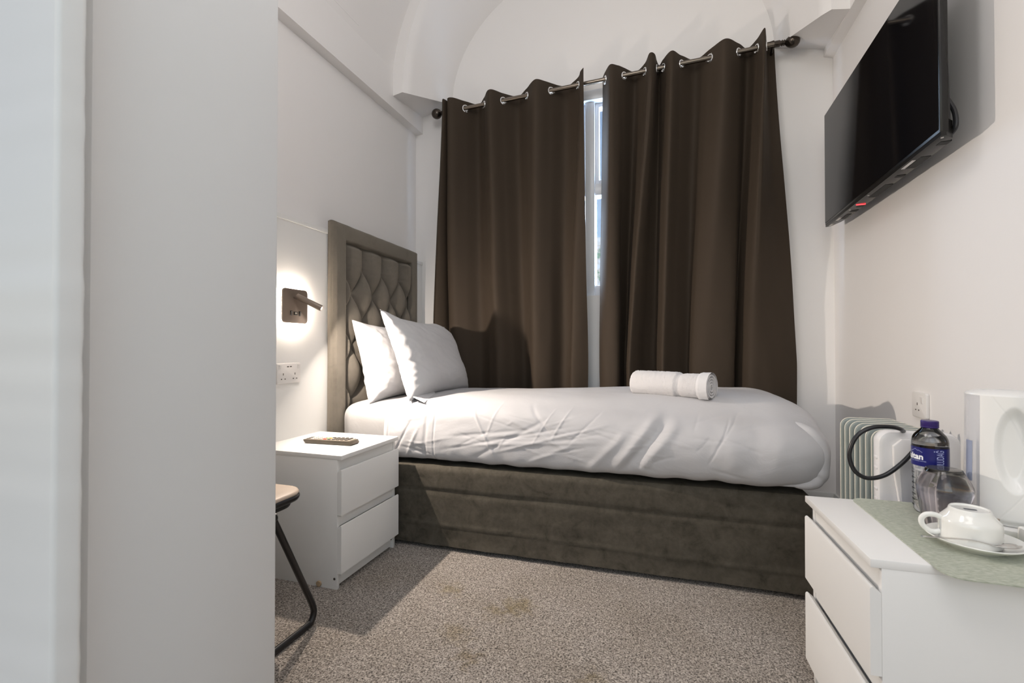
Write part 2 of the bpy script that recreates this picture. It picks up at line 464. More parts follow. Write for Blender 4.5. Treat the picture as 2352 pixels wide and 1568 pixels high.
PY0h, PY1h, PZ0h, PZ1h = HY0+B-.004, HY1-B+.004, .60, HZ-B+.004
tp = MB().grid(lambda u, w: Vector((.010 + .060*tuft(PY0h+(PY1h-PY0h)*u, PZ0h+(PZ1h-PZ0h)*w), PY0h+(PY1h-PY0h)*u, PZ0h+(PZ1h-PZ0h)*w)), 150, 190)
tp.build('tufted_panel', M['velvet_head'], head, smooth=80)
for row in range(6):
    zc = ZA - row*SZ/2
    for q in range(5):
        yc = A0 + (q - (.5 if row % 2 else 0))*SY
        if PY0h+.03 < yc < PY1h-.03 and zc > .62:
            MB().lathe([(0,.028),(.006,.027),(.011,.023),(.012,.016)], 14, Matrix.Translation((-.008, yc, zc)) @ Matrix.Rotation(PI/2, 4, 'Y')).build('button', M['velvet_head'], head)

# mattress in its fitted sheet
mt = MB()
def matt(u, w):
    x = .075 + 2.10*u; a = 2*PI*w
    hw, hh, r = .39, .145, .06
    cy, cz = .425, .556
    ca, sa = math.cos(a), math.sin(a)
    k = 1/max(abs(ca)/1., abs(sa)/1., 1e-6)
    e = 5.; k = (abs(ca)**e + abs(sa)**e)**(-1/e)
    d = 1 - .10*(1-sstep(0,.03,u)) - .06*(1-sstep(0,.03,1-u))
    y = cy + hw*ca*k*d; z = cz + hh*sa*k*d
    if sa > -.4 and ca < 0: y += .004*nz(x*14+z*9, z*4, 8)
    return Vector((x, y, z))
mt.grid(matt, 70, 64)
mt.add([matt(0, j/64) for j in range(64)], [tuple(range(64))]); mt.add([matt(1, j/64) for j in range(64)], [tuple(range(64))])
mo = mt.build('mattress', M['sheet'], smooth=60)
mo.location = (-1.733, 2.064, 0); mo.rotation_euler = (0,0,BR)
tag(mo, 'mattress in a white fitted sheet, bare beside the headboard', 'mattress')

# duvet
DX0, DX1 = -1.375, .635
def dprof(x):
    """near-underside -> up the near face -> over the top -> down the far side"""
    yn = 2.075 + .0210*(x+1.3)
    h = .728 + .045*sstep(-1.3, .35, x)
    bo = .006*math.sin(x*2.4+.6) + .048*sstep(-.7,.35,x)
    P = [(yn+.085,.440),(yn+.04,.430),(yn+.006-bo*.6,.456),(yn-.006-bo,.53),(yn+.004-bo,.605),(yn+.030-bo*.4,.668),(yn+.100,.706),(yn+.20,h-.006),
         (yn+.42,h+.004),(yn+.64,h+.004),(yn+.78,h-.008),(2.936,h-.055),(2.942,.60),(2.936,.47)]
    return cat(P, 12)
NP = len(dprof(0)); PC = {}
rc = random.Random(5)
FINE = []
for k in range(46):
    xa = rc.uniform(-1.3, .35); za = rc.uniform(.47, .68); a_ = rc.choice((rc.uniform(.1,.6), rc.uniform(.9,1.4), rc.uniform(-.5,-.1))); L_ = rc.uniform(.08,.26)
    FINE.append((xa, za, xa+L_*math.cos(a_), za+L_*math.sin(a_)*.75, rc.uniform(.0035,.006), rc.uniform(.0012,.0026)*rc.choice((-1,1))))
def fold(x, s, y, z):
    """soft creases in the near face and the top"""
    f = 0.
    near = sstep(.74,.66,z)
    # diagonal soft folds about the middle of the long side
    def crease(xa, za, xb, zb, wd, am):
        dx, dz = xb-xa, zb-za; L = math.hypot(dx, dz)
        t = ((x-xa)*dx + (z-za)*dz)/L/L
        d = ((x-xa)*dz - (z-za)*dx)/L
        e = sstep(-.15,.2,t)*sstep(1.15,.8,t)
        return am*e*math.exp(-(d/wd)**2)
    f += crease(-.20,.47,-.03,.69,.022,.010) - crease(-.165,.47,.015,.69,.022,.014) + crease(-.10,.47,.05,.66,.02,.009)
    f += crease(-.32,.45,-.16,.62,.018,.006) - crease(.16,.50,.20,.67,.03,.003) + crease(.25,.45,.27,.66,.035,.003)
    f += crease(.40,.46,.45,.66,.03,.003) + crease(.33,.50,.36,.68,.03,-.003)
    for i, (xa, za, xb, zb) in enumerate(((-1.0,.50,-.42,.63),(-.95,.52,-.30,.57),(-.86,.47,-.52,.66),(-.75,.50,-.25,.645),(-.98,.56,-.60,.61),(-.72,.66,-.42,.53),
                                          (-1.30,.47,-1.22,.62),(-1.24,.45,-1.18,.58),(-1.14,.44,-1.13,.70),(-.90,.70,-.76,.46),(-.62,.72,-.50,.60),(-.60,.46,-.40,.55))):
        f += crease(xa, za, xb, zb, .006 + .002*(i % 3), .0035*(1 if i % 2 else -1))
    if near > .02:
        for c_ in FINE: f += crease(*c_)
    f *= near
    f += near*(.004*nz(x*4, z*7, 3) + .0022*nz(x*11+z*14, z*6, 7) + .0016*nz(x*9-z*22, z*16, 11))
    f += near*.006*sstep(.56,.45,z)*nz(x*13, z*3, 15)
    f += (1-near)*(.006*nz(x*2.2, y*3.2, 21) + .002*nz(x*9+y*5, y*8, 25))
    for xh in (-1.345, -1.09):                                      # stitched hem lines at the open end
        f -= .0026*math.exp(-((x-xh)/.0035)**2)
    return f
def duvet_pt(u, s):
    x = DX0 + (DX1-DX0)*u
    P = PC.setdefault(round(x,6), None) or PC.__setitem__(round(x,6), dprof(x)) or PC[round(x,6)]
    i = s*(NP-1); a = min(int(i), NP-2); t = i-a
    y = P[a][0]*(1-t)+P[a+1][0]*t; z = P[a][1]*(1-t)+P[a+1][1]*t
    ty, tz = P[a+1][0]-P[a][0], P[a+1][1]-P[a][1]; L = math.hypot(ty, tz) or 1
    n = (-tz/L, ty/L)                                               # outward normal of the section
    ins = 0.
    if x > DX1-.23:                                                 # rounded foot end
        q = min(1., (x-(DX1-.23))/.23); k = 1-math.sqrt(max(0, 1-q*q))
        cy_, cz_ = 2.53, .575
        y = cy_ + (y-cy_)*(1-.27*k); z = cz_ + (z-cz_)*(1-(.66 if z > cz_ else .22)*k)
        n = (n[0]*(1-k*.6), n[1]*(1-k*.6))
    if x < DX0+.02: ins += .008*(1-sstep(DX0, DX0+.02, x))
    f = fold(x, s, y, z) - ins
    # the fabric is pulled in where the bottom corner is folded under
    return Vector((x + (.006*nz(y*5, z*5, 31) if u > .98 else 0), y + n[0]*f, z + n[1]*f))
du = MB()
xs = [i/219 for i in range(460)]; xs = [q*.93/xs[-1] for q in xs] + [.93 + .07*math.sin(PI/2*k/26) for k in range(1, 27)]
ns = 190
vv = [duvet_pt(u, j/(ns-1)) for u in xs for j in range(ns)]
ff = [(i*ns+j, (i+1)*ns+j, (i+1)*ns+j+1, i*ns+j+1) for i in range(len(xs)-1) for j in range(ns-1)]
last = vv[-ns:]; cen_ = sum(last, Vector())/ns
for q_ in (.7, .4, .15):
    vv += [cen_.lerp(p_, q_) + Vector((.012*(1-q_), 0, 0)) for p_ in last]
nr = len(xs)+3
ff += [(i*ns+j, (i+1)*ns+j, (i+1)*ns+j+1, i*ns+j+1) for i in range(len(xs)-1, nr-1) for j in range(ns-1)]
ff += [(i*ns+ns-1, (i+1)*ns+ns-1, (i+1)*ns, i*ns) for i in range(len(xs)-1, nr-1)]
ff.append(tuple((nr-1)*ns+j for j in range(ns)))
du.add(vv, ff)
dv = du.build('duvet', M['duvet'], smooth=70)
tag(dv, 'white duvet smoothed over the bed, tucked under at the foot', 'duvet')
fl = MB()
fp = cat([(.44,2.29,.672),(.515,2.212,.662),(.560,2.166,.636),(.582,2.150,.590),(.586,2.142,.535),(.578,2.136,.485),(.550,2.124,.458),(.500,2.114,.449),(.440,2.118,.447)], 14)
nf = len(fp)
fl.tube(fp, lambda t: (.008+.029*math.sin(PI*min(1,t*1.05+.06))**.7) * (1+.035*math.sin(t*37+2*math.sin(t*9))+.10*nz(t*11,1)), 24, sx=1.0)
fl.build('folded_corner', M['duvet'], dv, smooth=70)

# ------------------------------------------------------------------ pillows
def pillow(name, label, cy, w, h, th, bx, tx, zb, yaw, seed, flap):
    rise = math.sqrt(max(.01, h*h-(tx-bx)**2))
    lean = math.atan2(bx-tx, rise); slump = 1. if flap else .35
    root = thing(name, label, 'pillow', (bx, cy, zb), yaw, 'pillows against the headboard')
    g = MB()
    def fn(side):
        def f(u, w_):
            a = 2*u-1; b = 2*w_-1
            ear = 1 - .085*(1-a*a)**1.0
            ear2 = 1 - .085*(1-b*b)**1.0
            y = w/2*a*ear2*(1.0); z = h/2*b*ear
            e = max(0, (1-a**4)*(1-b**4))
            t = th/2*e**.55
            t *= 1 + .10*nz(a*1.7, b*1.7, seed)
            edge = max(abs(a), abs(b))
            wr = .0035*sstep(.55,.92,edge)*nz(a*8, b*8, seed+4) + .004*nz(a*4+b*5, b*3, seed+7) + .0025*nz(a*14+b*6, b*9, seed+9)
            t += wr * min(1, e*6)
            t *= 1 + .25*(-b)*.6                                    # filling sinks to the bottom
            if side < 0: t = t*.8
            if a > 0 and b > 0:                                     # far top corner slumps and rounds off
                q = sstep(.35, 1., a)*sstep(.35, 1., b)
                y -= .055*q*slump; z -= .050*q*slump
            if a < 0 and b > 0: z += .020*slump*sstep(.6,1.,-a)*sstep(.6,1.,b)
            z -= .022*slump*(1-a*a)*sstep(.5,1.,b)
            p = Vector((side*t, y, z + h/2))
            p.x += -.03*math.cos(a*PI/2)*(p.z/h) * 0
            # lean back
            c, s = math.cos(lean), math.sin(lean)
            return Vector((p.x*c - p.z*s, p.y, p.x*s + p.z*c))
        return f
    g.grid(fn(1), 70, 70); g.grid(fn(-1), 70, 70)
    bod = g.build('pillow_body', M['linen'], root, smooth=80)
    if flap:
        fg = MB()
        def f(u, w_):
            a = 2*w_-1
            y = -w/2*.98 + w*.30*u; 
            return Vector((.012 + (.062*(1-u)+.012)*w_, y - .012*w_*(1-u), .022 - .026*w_*(1-.4*u) + .003*nz(u*6, w_*3, 3) + .014*u))
        fg.grid(f, 20, 8)
        fg.build('flange', M['linen'], root, smooth=80)
    return root
pillow('pillow', 'white pillow behind, leaning against the buttoned headboard', 2.535, .74, .470, .17, -1.525, -1.640, .685, R(1.), 3., False)
pillow('pillow', 'front white pillow, upright with a pointed corner, resting on the duvet', 2.55, .80, .50, .17, -1.270, -1.445, .712, R(1.), 11., True)

# ------------------------------------------------------------------ towel
tw = thing('towel', 'rolled white towel lying on the foot half of the duvet', 'towel', (.030, 2.375, .812), R(-27))
g = MB()
TL = .40
def trad(t):
    """radius along the roll, t 0 (left) .. 1 (right)"""
    r = .064*sstep(-.02,.05,t)**.4
    if t > .60: r = .064 - .005*sstep(.60,.625,t) - .004*math.exp(-((t-.655)/.02)**2)
    return r
def tf(u, w):
    t = u; a = 2*PI*w
    r = max(.004, trad(t)) * (1+.03*math.sin(2*a+1)+.025*nz(t*4, math.cos(a)*2, math.sin(a)*2))
    r += .0032*nz(t*60, math.cos(a)*9, math.sin(a)*9)
    z = r*math.sin(a)
    if z < -.050: z = -.050 + (z+.050)*.2
    return Vector((-TL/2 + TL*t, r*math.cos(a), z + .003))
g.grid(tf, 90, 61)
g.build('towel_roll', M['terry'], tw, smooth=80)
g = MB()
g.grid(lambda u, w: Vector((TL/2-.052+.05*u, (.0655+.0012*nz(w*26,u*2,4)-.004*(1-sstep(0,.25,u)))*math.cos(2*PI*w), max(-.052, (.0655+.0012*nz(w*26,u*2,4)-.004*(1-sstep(0,.25,u)))*math.sin(2*PI*w)+.003))), 14, 181)
g.build('hem_band', M['linen'], tw, smooth=60)
g = MB()
sp = []
for k in range(150):
    q = k/149; a = q*2*PI*3.6; r = .010 + .050*q
    sp.append((r*math.cos(a), r*math.sin(a)*.95+.003))
vs = []
for (y, z) in sp:
    z = max(z, -.048)
    vs += [(TL/2-.040, y, z), (TL/2-.003, y, z)]
g.add(vs, [(2*i, 2*i+2, 2*i+3, 2*i+1) for i in range(149)])
for k in range(0):
    pass
o = g.build('rolled_end', M['terry'], tw, smooth=80)
md = o.modifiers.new('thickness', 'SOLIDIFY'); md.thickness = .0085; md.offset = 0
g = MB(); g.add([(TL/2-.03, .058*math.cos(2*PI*k/40), max(-.047, .056*math.sin(2*PI*k/40)+.003)) for k in range(40)], [tuple(range(40))])
g.build('inner_fold', M['terry'], tw)

# ------------------------------------------------------------------ curtains
YR = 3.02
def rodz(x): return 2.681 + (x+1.474)*.0315
rod = thing('curtain_rod', 'dark metal curtain rod with ball finials above the window', 'curtain rod', (-.43, YR, rodz(-.43)))
loc = Matrix.Translation((.43, -YR, -rodz(-.43)))
RX = Matrix.Rotation(PI/2, 4, 'Y')
MB().tube([(-1.49,YR,rodz(-1.49)), (.64,YR,rodz(.64))], .0135, 20, T=loc).build('rod', M['gunmetal'], rod)
for s, x in ((-1,-1.492), (1,.642)):
    T = loc @ Matrix.Translation((x, YR, rodz(x))) @ (RX if s > 0 else Matrix.Rotation(-PI/2, 4, 'Y'))
    MB().lathe([(0,-.03),(.0175,-.03),(.018,-.004),(.0165,0),(.013,.002),(.013,.007),(.017,.009),(.017,.012),(.013,.014),(.013,.018),(.016,.02),(.016,.023),(.011,.026),
                (.018,.032),(.028,.042),(.034,.054),(.036,.066),(.034,.078),(.027,.091),(.015,.100),(0,.103)], 28, T).build('finial', M['finial'], rod)
for x in (-1.42, .605):
    MB().tube([(x,YR,rodz(x)-.012),(x,YR+.04,rodz(x)-.03),(x,YB-.004,rodz(x)-.03)], .007, 10, T=loc).lathe([(.025,0),(.025,.006)], 20, loc @ Matrix.Translation((x, YB, rodz(x)-.03)) @ Matrix.Rotation(PI/2, 4, 'X')).build('bracket', M['finial'], rod)

def curtain(name, label, ctrl, eyes, seed):
    ctrl = [(a, max(-.098, b*1.42), c, max(-.098, d*1.8)) for a, b, c, d in ctrl]
    pts = cat(ctrl, 14); n = len(pts)
    xm = ctrl[len(ctrl)//2][0]
    root = thing(name, label, 'curtain', (xm, YR, rodz(xm)), 0, 'eyelet curtains at the window')
    T = Matrix.Translation((-xm, -YR, -rodz(xm)))
    NZ = 150
    zb = .36
    def fn(i, w):
        xt, yt, xb, yb = pts[i]
        zt = rodz(xt) + .050 + .004*nz(xt*20, seed)
        if w < .10: z = zt - .15*(w/.10)
        else: z = zt - .15 - (zt-.15-zb)*((w-.10)/.90)
        t = min(1.15, max(0, (zt-.05-z)/1.85))
        e = t*t*(3-2*t) if t < 1 else 1.
        e = .35*e + .65*min(1, t)
        x = xt + (xb-xt)*e; y = yt + (yb-yt)*e
        y += .010*math.sin(PI*min(1,t))*nz(x*7, z*1.3, seed) + .006*sstep(.5,1,t)*nz(x*13, z*3.5, seed+3)
        x += .006*sstep(.2,1,t)*nz(z*1.7, x*3, seed+5)
        y += .035*sstep(.6,1.,t)
        y = min(y, .092)
        if z < rodz(x)-.1 : y = max(y, -.098)
        return Vector((x, YR+y, z))
    vs = [fn(i, j/(NZ-1)) for i in range(n) for j in range(NZ)]
    cen = [Vector((x, YR, rodz(x))) for x in eyes]
    fs = []
    for i in range(n-1):
        for j in range(NZ-1):
            if j < 16:
                c = (vs[i*NZ+j]+vs[(i+1)*NZ+j+1])/2
                if any((c-q).length < .0215 for q in cen): continue
            fs.append((i*NZ+j, (i+1)*NZ+j, (i+1)*NZ+j+1, i*NZ+j+1))
    MB().add(vs, fs, T).build('drape', M['curtain'], root, smooth=80)
    for x0 in eyes:
        k = min(range(n), key=lambda q: abs(pts[q][0]-x0) + abs(pts[q][1]))
        a, b = pts[max(0,k-3)], pts[min(n-1,k+3)]
        ang = math.atan2(b[1]-a[1], b[0]-a[0])
        TT = T @ Matrix.Translation((x0, YR, rodz(x0)-.004)) @ Matrix.Rotation(ang, 4, 'Z') @ Matrix.Rotation(PI/2, 4, 'X')
        MB().lathe([(.0185,-.003),(.0185,.003),(.021,.0048),(.0265,.004),(.028,.0015),(.028,-.0015),(.0265,-.004),(.021,-.0048),(.0185,-.003)], 28, TT, cap0=False, cap1=False).build('eyelet', M['chrome'], root)
    return root
curtain('curtain', 'left dark brown eyelet curtain, beside the headboard',
    [(-1.487,-.040,-1.585,-.02),(-1.464,-.062,-1.545,-.045),(-1.449,-.03,-1.485,-.02),(-1.4505,.035,-1.455,.04),(-1.446,-.01,-1.448,-.01),(-1.436,-.055,-1.43,-.04),(-1.395,-.055,-1.37,-.05),
     (-1.332,0,-1.30,-.035),(-1.26,.05,-1.22,-.005),(-1.19,0,-1.13,-.03),(-1.12,-.058,-1.06,-.05),(-1.048,0,-.985,-.015),(-.965,.05,-.92,.02),
     (-.881,0,-.868,.0),(-.795,-.058,-.815,-.05),(-.71,0,-.72,-.03),(-.62,.05,-.645,.01),(-.532,0,-.592,-.005),(-.503,-.045,-.56,-.05),(-.478,-.072,-.463,-.03)],
    (-1.332,-1.19,-1.048,-.881,-.71,-.532), 2.)
curtain('curtain', 'right dark brown eyelet curtain, behind the rolled towel',
    [(-.378,.045,-.398,.0),(-.354,0,-.375,-.035),(-.315,-.048,-.325,-.055),(-.272,-.03,-.270,-.05),(-.234,0,-.262,.0),(-.172,.05,-.238,.035),(-.109,0,-.228,-.02),
     (-.078,-.068,-.205,-.06),(-.048,-.055,-.165,-.03),(-.036,.0,-.115,.015),(-.022,.035,-.055,.03),(.000,0,-.032,-.02),(.05,-.052,-.005,-.055),(.109,0,.055,-.02),(.19,.05,.135,.015),
     (.267,0,.162,-.03),(.345,-.055,.25,-.058),(.427,0,.380,-.045),(.482,.045,.398,.015),(.522,0,.425,-.02),(.545,-.080,.47,-.055),(.566,-.02,.55,-.05),(.585,.03,.64,-.03),(.622,.03,.725,.0)],
    (-.354,-.234,-.109,-.036,.0,.109,.267,.427,.522,.572), 9.)

# ------------------------------------------------------------------ television
tv = thing('television', 'large flat black television mounted high on the right wall', 'television', (.820, 2.34, 1.645), R(-1.28))
W2, TH = .582, .609
MB().box(.000, .022, -W2, W2, .012, TH, bev=.003).build('bezel', M['black_gloss'], tv)
MB().box(-.0015, .001, -W2+.008, W2-.006, .022, TH-.006).build('screen', M['screen'], tv)
MB().prism([(-W2+.02,.04),(W2-.02,.04),(W2-.05,TH-.08),(-W2+.05,TH-.08)], .022, .038, 'x', bev=.006).build('back_housing', M['black_matt'], tv)
# lower housing seen from underneath
ol = [(.002,-W2),(.016,-W2+.001),(.044,-W2+.03),(.055,-W2+.09),(.055,W2-.20),(.046,W2-.10),(.022,W2-.012),(.002,W2)]
MB().prism(ol, .0, .055, 'z', bev=.002).build('lower_housing', M['black_gloss'], tv)
for (y, w, l) in ((-.515,.022,.030),(-.35,.030,.11),(-.21,.028,.025),(-.03,.030,.17),(.19,.026,.03),(.27,.026,.03),(.37,.024,.09)):
    MB().box(.024, .052 if y < .3 else .044, y-l/2, y+l/2, -.0012, .004).build('vent', M['tv_vent'], tv)
for (y, l) in ((-.335,.085),(.415,.055),(.535,.045)):
    MB().box(.010, .020, y-l/2, y+l/2, -.0012, .002).build('sticker', M['sticker'], tv)
for y in (-.565, .02, .245):
    MB().lathe([(0,-.0016),(.004,-.0012),(.005,.001)], 12, Matrix.Translation((.012, y, 0))).build('screw', M['steel'], tv)
MB().box(.010, .046, .150, .160, -.004, .002, bev=.002).build('standby_light', M['led_red'], tv)
MB().tube(cat([(.030,-W2+.07,.17),(.042,-W2+.045,.12),(.050,-W2+.030,.075),(.050,-W2+.030,.03),(.042,-W2+.06,.012)], 8), .007, 10).build('cable', M['cable'], tv)
MB().box(.038, .068, -.22, .22, .16, .46, bev=.003).build('wall_bracket', M['black_matt'], tv)
MB().box(.066, .112, -.06, .06, .18, .44, bev=.003).build('bracket_arm', M['black_matt'], tv)

# ------------------------------------------------------------------ two matching chests (front towards +x in local space, origin at the front of one end)
def drawer_unit(name, label, cat_, loc, rz, W=.437, D=.476, spots=True):
    t = thing(name, label, cat_, loc, rz, 'white two drawer units')
    # local: x 0 = front of the drawer faces, -D back; y 0..W
    MB().box(-D, -.001, 0, W, .532, .550, bev=.0012).build('top_board', M['melamine'], t)
    cs = MB()
    for y0, y1 in ((.001,.017), (W-.017, W-.001)):
        cs.box(-D, -.021, y0, y1, .0, .532, bev=.0008)
    cs.box(-D, -D+.008, .017, W-.017, .04, .532)
    cs.build('side_panels', M['melamine'], t)
    MB().box(-.040, -.024, .017, W-.017, .470, .532).box(-.040, -.024, .017, W-.017, .255, .31).build('rail', M['melamine'], t)
    MB().box(-.048, -.034, .017, W-.017, .008, .075).build('plinth', M['melamine'], t)
    for z0, z1 in ((.305, .491), (.066, .263)):
        d = MB()
        d.prism([(-.0205, z0), (0, z0), (0, z1-.005), (-.002, z1-.001), (-.006, z1), (-.0205, z1-.012)], .001, W-.001, 'y')
        dr_ = d.build('drawer', M['melamine'], t)
        MB().box(-D+.03, -.03, .022, W-.022, z0+.02, z1-.045).build('drawer_box', M['melamine'], dr_)
    if spots:
        for (y, x, z) in ((.0005,-.033,.043),):
            MB().lathe([(0,-.0008),(.005,-.0008),(.0055,.001)], 12, Matrix.Translation((x, y, z)) @ Matrix.Rotation(-PI/2, 4, 'X')).build('fixing_hole', M['socket_pin'], t)
        MB().lathe([(0,-.0008),(.005,-.0008),(.0055,.001)], 12, Matrix.Translation((-.033, W-.0175, .043)) @ Matrix.Rotation(PI/2, 4, 'X')).build('fixing_hole', M['socket_pin'], t)
        MB().lathe([(0,-.006),(.0115,-.006),(.012,.0)], 20, Matrix.Translation((-.108, .0005, .014)) @ Matrix.Rotation(-PI/2, 4, 'X')).build('cork_pad', M['cork'], t)
    return t
drawer_unit('nightstand', 'white two drawer bedside unit between bed and stool', 'nightstand', (-1.259, 1.604, 0), R(.2))
drawer_unit('chest_of_drawers', 'white two drawer chest in the near right corner, green mat on top', 'chest of drawers', (.402, 1.615, 0), R(180+1.5), spots=False)

# remote on the nightstand
rm = thing('remote_control', 'grey-brown television remote with coloured keys on the bedside unit', 'remote control', (-1.472, 1.803, .550), R(3))
MB().prism([(-.128,.017),(.120,.020),(.128,.006),(.122,.001),(-.112,.001),(-.124,.008)], -.033, .033, 'y', bev=.0015).build('shell', M['remote'], rm)
MB().box(-.122, .112, -.030, .030, .0175, .0205, T=Matrix.Rotation(R(-.7), 4, 'Y'), bev=.001).build('key_panel', M['remote_face'], rm)
for i in range(10):
    for j in range(4):
        x = -.108 + .0225*i; y = -.021 + .014*j
        if i == 5 and j in (1, 2): continue
        mk = M['btn_white'] if 1 <= i <= 3 or (i == 0 and j == 3) else M['btn']
        if i == 4: mk = (M['btn_red'], M['btn_green'], M['btn_yellow'], M['btn_blue'])[j]
        x += .006*j if i == 4 else 0
        MB().box(x-.007, x+.007, y-.0045, y+.0045, .0195, .0235+.0013*(i/9), bev=.0015, T=Matrix.Rotation(R(-.7), 4, 'Y')).build('button', mk, rm)

# ------------------------------------------------------------------ wall lamp, sockets
wl = thing('wall_lamp', 'bronze-grey square bedside wall lamp with swivel spot, lit from behind', 'wall lamp', (-1.735, 1.825, 1.195))
MB().prism(rrect(.160, .165, .018), .024, .034, 'x', bev=.002).build('backplate', M['lamp_body'], wl)
MB().prism(rrect(.146, .151, .016), .0125, .0215, 'x').build('light_ring', M['led'], wl)
MB().prism(rrect(.090, .095, .012), .0005, .0125, 'x').build('mounting_box', M['lamp_body'], wl)
a = Vector((.050, -.010, .047)); b = Vector((.157, .037, -.0115))
dirv = (b-a).normalized()
q = dirv.to_track_quat('Z', 'Y').to_matrix().to_4x4()
L = (b-a).length
MB().lathe([(0,0),(.0135,0),(.0145,.0015),(.0145,L-.004),(.0135,L),(.011,L),(.0105,L-.006)], 28, Matrix.Translation(a) @ q, cap1=False).build('spot_tube', M['lamp_body'], wl)
MB().lathe([(0,L-.005),(.0105,L-.005)], 24, Matrix.Translation(a) @ q).build('spot_lens', M['led_spot'], wl)
MB().tube([(.033,-.010,.042),(.052,-.010,.042)], .006, 14).build('swivel_joint', M['lamp_body'], wl)
MB().box(.0335, .0365, -.013, .011, -.044, -.028, bev=.001).build('usb_port', M['usb'], wl)
MB().box(.0362, .0372, -.007, .006, -.038, -.031).build('usb_insert', M['ivory'], wl)
for y in (-.034, .022):
    MB().prism([(.034,-.047),(.034,-.023),(.040,-.026),(.0365,-.044)], y, y+.009, 'y').build('rocker_switch', M['usb'], wl)

def rocker(parent, T, w=.011, h=.019):
    MB().prism([(0,-h/2),(0,h/2),(.0045,h/2),(.001,-h/2)], -w/2, w/2, 'y', T=T).build('rocker_switch', M['socket'], parent)
def holes(parent, T):
    for (y, z, w, h) in ((0,.012,.004,.010),(-.011,-.011,.0065,.0045),(.011,-.011,.0065,.0045)):
        MB().box(0, .0006, y-w/2, y+w/2, z-h/2, z+h/2, T=T).build('pin_hole', M['socket_pin'], parent)
ds = thing('wall_socket', 'white double wall socket with two usb ports below the bedside lamp', 'wall socket', (-1.735, 1.812, .870))
MB().prism(rrect(.148, .098, .006), .0, .009, 'x', bev=.0025).build('faceplate', M['socket'], ds)
for y in (-.037, .037):
    holes(ds, Matrix.Translation((.0092, y, -.016)))
    rocker(ds, Matrix.Translation((.009, y+.022*(1 if y > 0 else -1), .030)))
for y in (-.008, .010):
    MB().box(.009, .0096, y-.006, y+.006, .029, .034).build('usb_port', M['usb'], ds)
ss = thing('wall_socket', 'white single wall socket on the right wall above the radiator', 'wall socket', (.937, 2.178, .775), PI)
MB().prism(rrect(.104, .096, .008), .0, .012, 'x', bev=.003).build('faceplate', M['socket'], ss)
holes(ss, Matrix.Translation((.0122, -.010, -.008)))
rocker(ss, Matrix.Translation((.012, .024, .020)), .014, .026)

# ------------------------------------------------------------------ stool half hidden behind the partition
st = thing('stool', 'black tubular stool with beige padded seat, half hidden by the partition', 'stool', (-1.44, 1.25, 0))
ol = rrect(.335, .385, .085, 8, 0, .0)
def dome(name, sc, z0, z1, mt_, bev, top=0.):
    g = MB()
    rings = []
    n = len(ol)
    ks = [(1-bev/.16, z0), (1-bev/.16*.3, z0+bev*.3), (1., z0+bev), (1., z1-bev), (1-bev/.16*.3, z1-bev*.3), (1-bev/.16, z1)]
    for k in (.8, .55, .3, .1): ks.append((k*(1-bev/.16), z1 + top*(1-(k)**2)))
    vs = [(x*k*sc, y*k*sc, z) for k, z in ks for x, y in ol]
    fs = [(q*n+i, q*n+(i+1) % n, (q+1)*n+(i+1) % n, (q+1)*n+i) for q in range(len(ks)-1) for i in range(n)]
    fs.append(tuple((len(ks)-1)*n+i for i in range(n))); fs.append(tuple(range(n))[::-1])
    return g.add(vs, fs).build(name, mt_, st, smooth=50)
dome('seat', .985, .452, .470, M['leather'], .008, .004)
dome('seat_rim', 1.0, .434, .460, M['black_metal'], .010)
dome('seat_pan', .86, .412, .436, M['black_matt'], .008)
for s in (1, -1):
    lx = s*.238
    P = [(lx*.78, -.115, .425), (lx, -.055, .440), (lx, -.045, .425), (lx, .10, .128)]
    P += [(lx, .125, .075), (lx, .133, .045), (lx, .120, .018), (lx, .090, .012), (lx, -.17, .012)]
    MB().tube(cat(P, 10), .0112, 16).build('leg', M['black_metal'], st)
MB().tube([(-.238,-.17,.012),(.238,-.17,.012)], .0112, 14).build('floor_bar', M['black_metal'], st)

# ------------------------------------------------------------------ oil-filled radiator
ra = thing('radiator', 'white and grey oil-filled radiator on the floor behind the chest', 'radiator', (.716, 1.86, 0))
def fin_outline(w, h, r): return rrect(w, h, r, 6, 0, h/2)
for i in range(7):
    y = -.10 + .0455*i
    o = MB().prism(rrect(.182, .640, .03, 6, 0, .415), y-.007, y+.007, 'y', bev=.006).build('fin', M['fin'], ra, smooth=40)
    MB().tube([(x, y, z) for x, z in rrect(.183, .641, .030, 6, 0, .415)], .0019, 8, closed=True).build('fin_edge', M['fin_edge'], o)
MB().prism(rrect(.206, .655, .034, 8, .008, .415), -.160, -.112, 'y', bev=.012).build('control_housing', M['rad_white'], ra)
MB().prism([(-.058,.09),(.060,.09),(.060,.70),(.045,.722),(-.040,.722),(-.062,.700),(-.060,.62),(-.030,.40)], -.172, -.158, 'y', bev=.004).build('control_panel', M['rad_white'], ra)
MB().prism([(-.022,.12),(.045,.12),(.045,.66),(-.040,.66),(-.048,.64)], -.1745, -.170, 'y', bev=.002).build('recessed_panel', M['rad_grey'], ra)
for k in range(4):
    MB().prism(rrect(.030,.0055,.0027,4,-.004,.706-.0125*k), -.1755, -.171, 'y').build('vent_slot', M['usb'], ra)
for k in range(8):
    MB().box(-.097, -.080, -.150, -.128, .66-.032*k-.006, .66-.032*k+.004, bev=.002).build('side_louvre', M['rad_white'], ra)
for y in (-.12, .14):
    MB().box(-.12, .12, y-.02, y+.02, .03, .085, bev=.01).build('foot', M['black_matt'], ra)
    for x in (-.10, .10):
        MB().lathe([(0,-.012),(.026,-.012),(.03,-.006),(.03,.006),(.026,.012),(0,.012)], 20, Matrix.Translation((x, y, .03)) @ Matrix.Rotation(PI/2, 4, 'X')).build('castor', M['black_matt'], ra)
